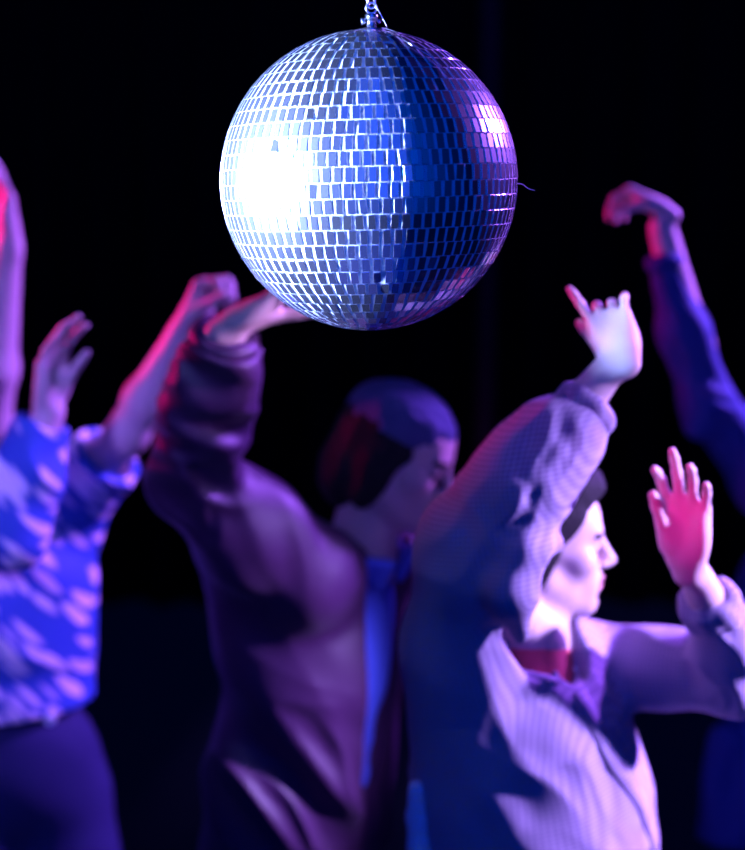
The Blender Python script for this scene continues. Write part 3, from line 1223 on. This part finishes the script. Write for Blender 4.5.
    link_mesh('inner_top', vert, q, M['red_lit_top'], p.root, label='top inside the coat collar, coloured as if lit red')
    # pale belt end hanging at the back edge of the coat
    bp = [v.hit(421, 786), v.hit(422, 815), v.hit(424, 845), v.hit(427, 880), v.hit(430, 915)]
    bp = [q + V(-0.008, -0.006, 0) for q in bp if q is not None]
    b = Vol(np.min(bp, 0) - 0.06, np.max(bp, 0) + 0.06, 0.004)
    b.chain(bp, [0.012, 0.016, 0.017, 0.017, 0.017], 0.01, flat=(V(0.75, 0.66, 0), 1.0))
    vert, q = b.mesh(2)
    link_mesh('belt_end', vert, q, M['white_cotton'], p.root, label='pale belt end')
    # dark hair, pulled back over the ears
    hair_cap(p, 'hair', M['hair_dark'],
             [((0, -0.022, 0.050), (0.082, 0.102, 0.080)), ((0, -0.075, 0.010), (0.072, 0.060, 0.090)), ((0, 0.040, 0.102), (0.050, 0.055, 0.034)),
              ((0.066, -0.030, -0.010), (0.022, 0.036, 0.062)), ((-0.066, -0.030, -0.010), (0.022, 0.036, 0.062)), ((0, -0.115, 0.05), (0.050, 0.045, 0.05)), ((0, -0.062, -0.075), (0.074, 0.052, 0.075))],
             [((0, 0.118, 0.000), (0.090, 0.098, 0.096))], sc=0.92)
    p.legs_cloth('trousers', M['black_cotton'], 0.86)
    p.shoes(M['leather'])


# ---- man in the dark satin jacket, arm up behind the ball
def man_satin():
    f = nrm(V(0.80, -0.60, 0))
    r = np.cross(f, V(0, 0, 1))
    Y = 2.70
    neck = P(362, 552, Y)
    pel = P(296, 905, Y + 0.03)
    hd = P(398, 456, Y - 0.02)
    SR, ER, CR = P(300, 574, Y - 0.13), P(192, 478, 2.46), P(222, 350, 2.34)
    p = Person('man in a dark satin jacket and knit cap, head bowed, arm up behind the ball',
               f=f, neck=neck, head=hd, hf=nrm(V(0.88, -0.30, -0.36)), hu=nrm(V(0.30, -0.02, 0.95)),
               SR=SR, SL=neck - r * 0.17 + V(0, 0, -0.06),
               ER=ER, EL=neck - r * 0.24 + V(0, 0, -0.33), WR=P(230, 332, 2.33), WL=neck - r * 0.20 + f * 0.16 + V(0, 0, -0.50), pelvis=pel, **stand(pel, f, 0.08))
    p.hands = [dict(wrist=P(236, 322, 2.32), d=(0.84, 0.05, 0.52), n=(0.45, -0.15, -0.88), left=False,
                    curls=[0.25, 0.2, 0.25, 0.35], spread=0.2, thumb=(0.4, 0.35, 0.2), s=1.0, wrist_r=0.029),
               dict(wrist=p.WL + 0, d=(0.3, -0.3, -0.9), n=(-0.6, -0.6, 0), left=True,
                    curls=[0.4, 0.45, 0.5, 0.55], spread=0.1, s=1.0)]
    p.body(M['skin_tan'], 0.0036, 1.0)
    pts = np.array([p.neck, p.SL, p.SR, p.EL, p.ER, p.WL, p.WR, p.pelvis])
    lo, hi = pts.min(0) - 0.22, pts.max(0) + 0.14
    lo[2] = 0.66
    v = Vol(lo, hi, 0.0045)
    chest = P(318, 645, Y + 0.01)
    mid = P(305, 760, Y + 0.03)
    hem = P(286, 960, Y + 0.08)
    fl = (f, 0.74)
    v.cap(neck + V(-0.02, 0, -0.05), chest, 0.075, 0.185, 0.05, flat=fl)
    v.cap(chest, mid, 0.188, 0.192, 0.05, flat=fl)
    v.cap(mid, hem, 0.192, 0.255, 0.05, flat=fl)
    v.cap(p.SL, p.SR, 0.062, 0.066, 0.06)
    v.chain([SR, SR * 0.5 + ER * 0.5, ER], [0.092, 0.082, 0.062], 0.05)
    v.chain([ER, ER * 0.5 + CR * 0.5], [0.062, 0.059], 0.03)
    v.cap(ER * 0.5 + CR * 0.5, CR, 0.059, 0.047, 0.03, endcut=True)
    sleeve(v, p.SL, p.EL, p.WL, (0.075, 0.066, 0.045), 0.03)
    # cloth hanging from upper arm to side
    v.cap(P(232, 545, Y - 0.12), P(262, 640, Y - 0.06), 0.060, 0.075, 0.07)
    v.folds([
        (P(205, 400, 2.32), 0.24, nrm(P(222, 340, 2.3) - P(185, 470, 2.3)), 0.042, 0.030),
        (P(185, 480, 2.40), 0.15, nrm(V(0.5, 0, 0.85)), 0.045, 0.026),
        (P(250, 540, 2.46), 0.18, nrm(V(0.9, 0, 0.4)), 0.050, 0.026),
        (P(330, 560, 2.58), 0.14, nrm(V(0.95, 0, 0.2)), 0.060, 0.012),
        (P(260, 760, 2.56), 0.30, nrm(V(0.75, 0, 0.65)), 0.080, 0.026),
        (P(340, 800, 2.56), 0.22, nrm(V(0.8, 0, 0.6)), 0.060, 0.026),
        (None, 0, V(0.8, 0.1, 0.5), 0.08, 0.004)])
    # the jacket hangs open at the front
    v.cap(neck + V(0, 0, -0.03), neck + V(0.03, -0.02, 0.14), 0.058, 0.085, 0.01, neg=True)
    a0 = neck + f * 0.115 + V(0, 0, -0.02)
    v.cap(a0, mid + f * 0.175, 0.085, 0.030, 0.012, neg=True)
    v.cap(mid + f * 0.175, hem + f * 0.23, 0.030, 0.05, 0.012, neg=True)
    v.cap(CR + (ER - CR) * 0.25, CR + (CR - ER) * 0.3, 0.037, 0.037, 0.003, neg=True)
    hollow(v, p.EL, p.WL, 0.036)
    v.plane(V(0, 0, 0.74), V(0, 0, -1))
    vert, q = v.mesh(2)
    link_mesh('jacket', vert, q, M['satin'], p.root, label='dark purple satin jacket hanging open')
    cuff_ring('cuff', P(224, 342, 2.335), CR - ER, 0.041, 0.012, M['satin'], p.root, waves=7, amp=0.03)
    collar(p, 'jacket_collar', M['satin'], 0.072, 0.086, 0.050, V(0.12, -0.1, 1), (0.0, 0.0, -0.03), 0.8)
    # shirt
    t = Vol(np.minimum(neck, pel) - 0.28, np.maximum(neck, pel) + 0.2, 0.005)
    t.cap(neck + V(0, 0, -0.03), chest, 0.066, 0.165, 0.05, flat=fl)
    t.cap(chest, mid, 0.165, 0.170, 0.05, flat=fl)
    t.cap(mid, pel + V(0, 0, -0.10), 0.170, 0.180, 0.05, flat=fl)
    t.folds([(None, 0, V(0.8, 0.1, 0.5), 0.06, 0.006)])
    t.cap(neck + V(0, 0, -0.01), neck + V(0.02, -0.01, 0.12), 0.052, 0.07, 0.005, neg=True)
    t.plane(pel + V(0, 0, -0.10), V(0, 0, -1))
    vert, q = t.mesh(2)
    link_mesh('shirt', vert, q, M['blue_cotton'], p.root, label='blue cotton shirt under the open jacket')
    collar(p, 'shirt_collar', M['blue_cotton'], 0.062, 0.076, 0.045, V(0.2, -0.15, 1), (0.012, -0.01, -0.03), 0.35)
    q = t.hit(388, 548)
    pt = (q + V(0, -0.004, 0)) if q is not None else P(385, 543, Y - 0.10)
    vs, fs = disc(pt, nrm(V(0.2, -1, 0.15)), 0.0085, 0.004)
    link_mesh('collar_button', vs, fs, M['button'], p.root)
    hair_cap(p, 'hair', M['hair_dark'],
             [((0, -0.030, 0.030), (0.084, 0.096, 0.080)), ((0, -0.070, -0.045), (0.076, 0.060, 0.085)), ((0.064, -0.015, -0.03), (0.024, 0.033, 0.07)), ((-0.064, -0.015, -0.03), (0.024, 0.033, 0.07))],
             [((0, 0.125, -0.02), (0.085, 0.085, 0.10))])
    hair_cap(p, 'knit_cap', M['beanie'],
             [((0, -0.018, 0.056), (0.084, 0.104, 0.076))],
             [((0, 0.02, -0.045), (0.20, 0.22, 0.085))], amp=0.004, wl=0.012)
    p.legs_cloth('trousers', M['black_cotton'], 0.95)
    p.shoes(M['leather'])


# ---- dancer in the blue printed shirt, left
def dancer_print():
    f = nrm(V(0.45, -0.89, 0))
    r = np.cross(f, V(0, 0, 1))
    neck = P(-42, 486, 2.90)
    pel = P(14, 775, 2.92)
    hd = P(-72, 415, 2.86)
    p = Person('dancer in a blue shirt with pale brush dabs and blue jeans, both hands raised',
               f=f, neck=neck, head=hd, hf=nrm(V(0.35, -0.9, 0.1)), hu=nrm(V(-0.2, 0, 0.95)),
               SR=P(-118, 520, 2.84), SL=P(62, 512, 2.98),
               ER=P(8, 530, 2.64), EL=P(128, 432, 2.86), WR=P(50, 412, 2.66), WL=P(184, 330, 2.80), pelvis=pel, **stand(pel, f, 0.05))
    p.hands = [dict(wrist=P(48, 402, 2.66), d=(0.14, -0.05, 0.97), n=(0.80, -0.50, -0.2), left=False,
                    curls=[(0.35, 0.35, 0.2), (0.30, 0.3, 0.2), (0.25, 0.35, 0.2), (0.3, 0.3, 0.2)], spread=0.04, thumb=(0.1, 0.5, 0.2), s=0.92, wrist_r=0.025),
               dict(wrist=P(187, 326, 2.80), d=(0.45, -0.1, 0.85), n=(0.75, -0.4, -0.45), left=True,
                    curls=[(0.9, 1.4, 0.9), (0.95, 1.4, 0.9), (1.0, 1.4, 0.9), (1.0, 1.4, 0.9)], spread=0.05, thumb=(0.2, 0.6, 0.6), s=1.0, wrist_r=0.028)]
    p.body(M['skin_fair'], 0.004, 1.0)
    pts = np.array([p.neck, p.SL, p.SR, p.EL, p.ER, p.WR, p.pelvis])
    lo, hi = pts.min(0) - 0.22, pts.max(0) + 0.14
    v = Vol(lo, hi, 0.005)
    chest = P(0, 590, 2.92)
    hem = P(8, 760, 2.93)
    fl = (f, 0.72)
    v.cap(neck + V(-0.0, 0, -0.06), chest, 0.085, 0.178, 0.05, flat=fl)
    v.cap(chest, hem, 0.182, 0.186, 0.05, flat=fl)
    v.cap(p.SL, p.SR, 0.070, 0.070, 0.06)
    SLe = p.SL * 0.30 + p.EL * 0.70
    v.cap(p.SL, SLe, 0.080, 0.066, 0.04, endcut=True)
    sleeve(v, p.SR, p.ER, P(44, 424, 2.66), (0.080, 0.068, 0.044), 0.03)
    v.folds([(P(30, 460, 2.62), 0.2, nrm(V(0.4, 0, 0.9)), 0.05, 0.012), (P(95, 470, 2.85), 0.16, nrm(V(0.7, 0, 0.7)), 0.04, 0.012),
             (P(40, 640, 2.76), 0.3, nrm(V(0.6, 0, 0.75)), 0.08, 0.012), (None, 0, V(0.7, 0.2, 0.6), 0.09, 0.004)])
    v.cap(neck + V(0, 0, -0.03), neck + V(0.0, -0.02, 0.14), 0.058, 0.08, 0.01, neg=True)
    v.cap(SLe - (p.EL - p.SL) * 0.25, SLe + (p.EL - p.SL) * 0.2, 0.052, 0.052, 0.004, neg=True)
    hollow(v, p.ER, P(44, 424, 2.66), 0.036)
    v.plane(P(50, 724, 2.80), V(0, 0, -1))
    vert, q = v.mesh(2)
    sh = link_mesh('shirt', vert, q, M['print'], p.root, label='blue shirt printed with pale slanting brush dabs')
    collar(p, 'shirt_collar', M['print'], 0.068, 0.082, 0.045, V(0.0, -0.15, 1), (0.0, -0.01, -0.03), 0.45)
    hair_cap(p, 'hair', M['hair_dark'], [((0, -0.022, 0.050), (0.086, 0.104, 0.082)), ((0, -0.07, 0.0), (0.076, 0.06, 0.08))],
             [((0, 0.118, -0.018), (0.086, 0.070, 0.098))])
    jo, jv = p.legs_cloth('jeans', M['denim'], float(P(50, 700, 2.85)[2]))
    pt = P(50, 719, 2.735)
    vs, fs = disc(pt, nrm(V(0.2, -1, 0)), 0.012, 0.006)
    link_mesh('shirt_button', vs, fs, M['button'], p.root)
    p.shoes(M['leather'])


# ---- reveller at the left edge, one bare arm straight up
def reveller_left():
    f = nrm(V(0.5, -0.86, 0))
    r = np.cross(f, V(0, 0, 1))
    neck = P(-176, 500, 3.25)
    pel = P(-180, 790, 3.28)
    p = Person('person at the left edge with one bare arm stretched straight up',
               f=f, neck=neck, head=P(-180, 430, 3.22), hf=nrm(V(0.5, -0.86, 0.05)), hu=V(0, 0, 1),
               SR=neck + r * 0.18 + V(0, 0, -0.05), SL=P(-60, 520, 3.28),
               ER=neck + r * 0.24 + V(0, 0, -0.34), EL=P(-8, 425, 3.12), WR=neck + r * 0.18 + f * 0.2 + V(0, 0, -0.42), WL=P(9, 245, 3.05), pelvis=pel, **stand(pel, f, 0.04))
    p.hands = [dict(wrist=P(9, 234, 3.05), d=(-0.04, -0.03, 1), n=(-0.85, -0.5, 0.05), left=True,
                    curls=[0.22, 0.2, 0.25, 0.3], spread=0.10, thumb=(0.45, 0.4, 0.3), s=0.95, wrist_r=0.028),
               dict(wrist=neck + r * 0.18 + f * 0.21 + V(0, 0, -0.425), d=f, n=-r, left=False, curls=[0.5, 0.5, 0.5, 0.5])]
    p.body(M['skin_fair'], 0.0045, 1.0)
    v = Vol(np.minimum(neck, pel) - 0.28, np.maximum(neck, pel) + 0.28, 0.006)
    fl = (f, 0.72)
    ch = neck * 0.7 + pel * 0.3
    v.cap(neck + V(0, 0, -0.08), ch, 0.08, 0.172, 0.05, flat=fl)
    v.cap(ch, pel + V(0, 0, -0.05), 0.172, 0.18, 0.05, flat=fl)
    v.cap(p.SL, p.SR, 0.060, 0.060, 0.05)
    v.folds([(None, 0, V(0.7, 0.2, 0.6), 0.08, 0.008)])
    v.cap(neck + V(0, 0, -0.06), neck + V(0, -0.03, 0.1), 0.065, 0.085, 0.01, neg=True)
    v.plane(pel + V(0, 0, -0.06), V(0, 0, -1))
    vert, q = v.mesh(2)
    link_mesh('sleeveless_top', vert, q, M['black_cotton'], p.root)
    hair_cap(p, 'hair', M['hair_dark'], [((0, -0.022, 0.050), (0.086, 0.104, 0.082)), ((0, -0.07, 0.0), (0.076, 0.06, 0.08))],
             [((0, 0.118, -0.018), (0.086, 0.070, 0.098))])
    p.legs_cloth('trousers', M['black_cotton'], float(pel[2] + 0.1))
    p.shoes(M['leather'])


# ---- guest at the right edge in a blue jacket, wrist bent over
def guest_right():
    f = nrm(V(-0.25, -0.97, 0))
    r = np.cross(f, V(0, 0, 1))
    neck = P(846, 490, 3.0)
    pel = P(836, 800, 3.04)
    p = Person('person at the right edge in a blue jacket, raised arm bent over at the wrist',
               f=f, neck=neck, head=P(853, 420, 2.98), hf=nrm(V(-0.3, -0.95, 0.05)), hu=V(0, 0, 1),
               SR=P(768, 482, 3.02), SL=neck - r * 0.17 + V(0, 0, -0.06),
               ER=P(704, 398, 2.92), EL=neck - r * 0.26 + V(0, 0, -0.34), WR=P(662, 228, 2.88), WL=neck - r * 0.2 + f * 0.2 + V(0, 0, -0.45), pelvis=pel, **stand(pel, f, 0.05))
    p.hands = [dict(wrist=P(661, 208, 2.88), d=(-0.72, 0.45, 0.40), n=(-0.45, -0.1, -0.88), left=False,
                    curls=[(1.0, 0.7, 0.4), (1.05, 0.7, 0.4), (1.1, 0.75, 0.4), (1.1, 0.8, 0.4)], spread=0.12, thumb=(0.3, 0.9, 0.3), s=0.76, wrist_r=0.025),
               dict(wrist=neck - r * 0.2 + f * 0.21 + V(0, 0, -0.455), d=f, n=r, left=True, curls=[0.5, 0.5, 0.5, 0.5])]
    p.body(M['skin_fair'], 0.0042, 1.0)
    pts = np.array([p.neck, p.SL, p.SR, p.EL, p.ER, p.WL, p.WR, p.pelvis])
    lo, hi = pts.min(0) - 0.24, pts.max(0) + 0.16
    v = Vol(lo, hi, 0.005)
    fl = (f, 0.72)
    chest = P(832, 600, 3.02)
    hem = P(822, 930, 3.08)
    CR = P(664, 262, 2.88)
    v.cap(neck + V(0, 0, -0.07), chest, 0.085, 0.180, 0.05, flat=fl)
    v.cap(chest, hem, 0.185, 0.235, 0.05, flat=fl)
    v.cap(p.SL, p.SR, 0.066, 0.066, 0.06)
    v.chain([p.SR, p.ER], [0.066, 0.045], 0.04)
    v.cap(p.ER, p.ER * 0.5 + CR * 0.5, 0.045, 0.042, 0.03)
    v.cap(p.ER * 0.5 + CR * 0.5, CR, 0.042, 0.027, 0.03, endcut=True)
    sleeve(v, p.SL, p.EL, p.WL, (0.080, 0.066, 0.045), 0.03)
    v.cap(P(702, 400, 2.90), P(700, 424, 2.90), 0.032, 0.028, 0.03)
    v.cap(P(722, 745, 2.86), P(708, 1000, 2.88), 0.020, 0.05, 0.06)
    v.cap(P(790, 620, 2.92), P(752, 960, 2.92), 0.06, 0.11, 0.10)
    v.folds([(P(690, 340, 2.82), 0.2, nrm(V(0.9, 0, 0.4)), 0.04, 0.008), (P(705, 415, 2.86), 0.1, nrm(V(0.5, 0, 0.85)), 0.035, 0.010),
             (P(730, 800, 2.82), 0.35, nrm(V(0.95, 0, 0.25)), 0.06, 0.020), (None, 0, V(0.7, 0.2, 0.6), 0.08, 0.005)])
    hollow(v, p.ER, CR, 0.021)
    hollow(v, p.EL, p.WL, 0.036)
    v.cap(neck + V(0, 0, -0.03), neck + V(0.0, -0.02, 0.14), 0.058, 0.08, 0.01, neg=True)
    v.plane(V(0, 0, 0.70), V(0, 0, -1))
    vert, q = v.mesh(2)
    link_mesh('jacket', vert, q, M['navy_jacket'], p.root)
    ax = P(660, 225, 2.88) - P(672, 300, 2.88)
    cuff_ring('cuff', CR, ax, 0.025, 0.008, M['navy_jacket'], p.root, thick=0.006, waves=5, amp=0.02)
    collar(p, 'collar', M['navy_jacket'], 0.070, 0.085, 0.05, V(0.0, -0.1, 1), (0, 0, -0.03), 0.6)
    hair_cap(p, 'hair', M['hair_dark'], [((0, -0.022, 0.050), (0.086, 0.104, 0.082)), ((0, -0.07, 0.0), (0.076, 0.06, 0.08))],
             [((0, 0.118, -0.018), (0.086, 0.070, 0.098))])
    p.legs_cloth('trousers', M['black_cotton'], float(pel[2] + 0.1))
    p.shoes(M['leather'])


woman_checked()
man_satin()
dancer_print()
reveller_left()
guest_right()
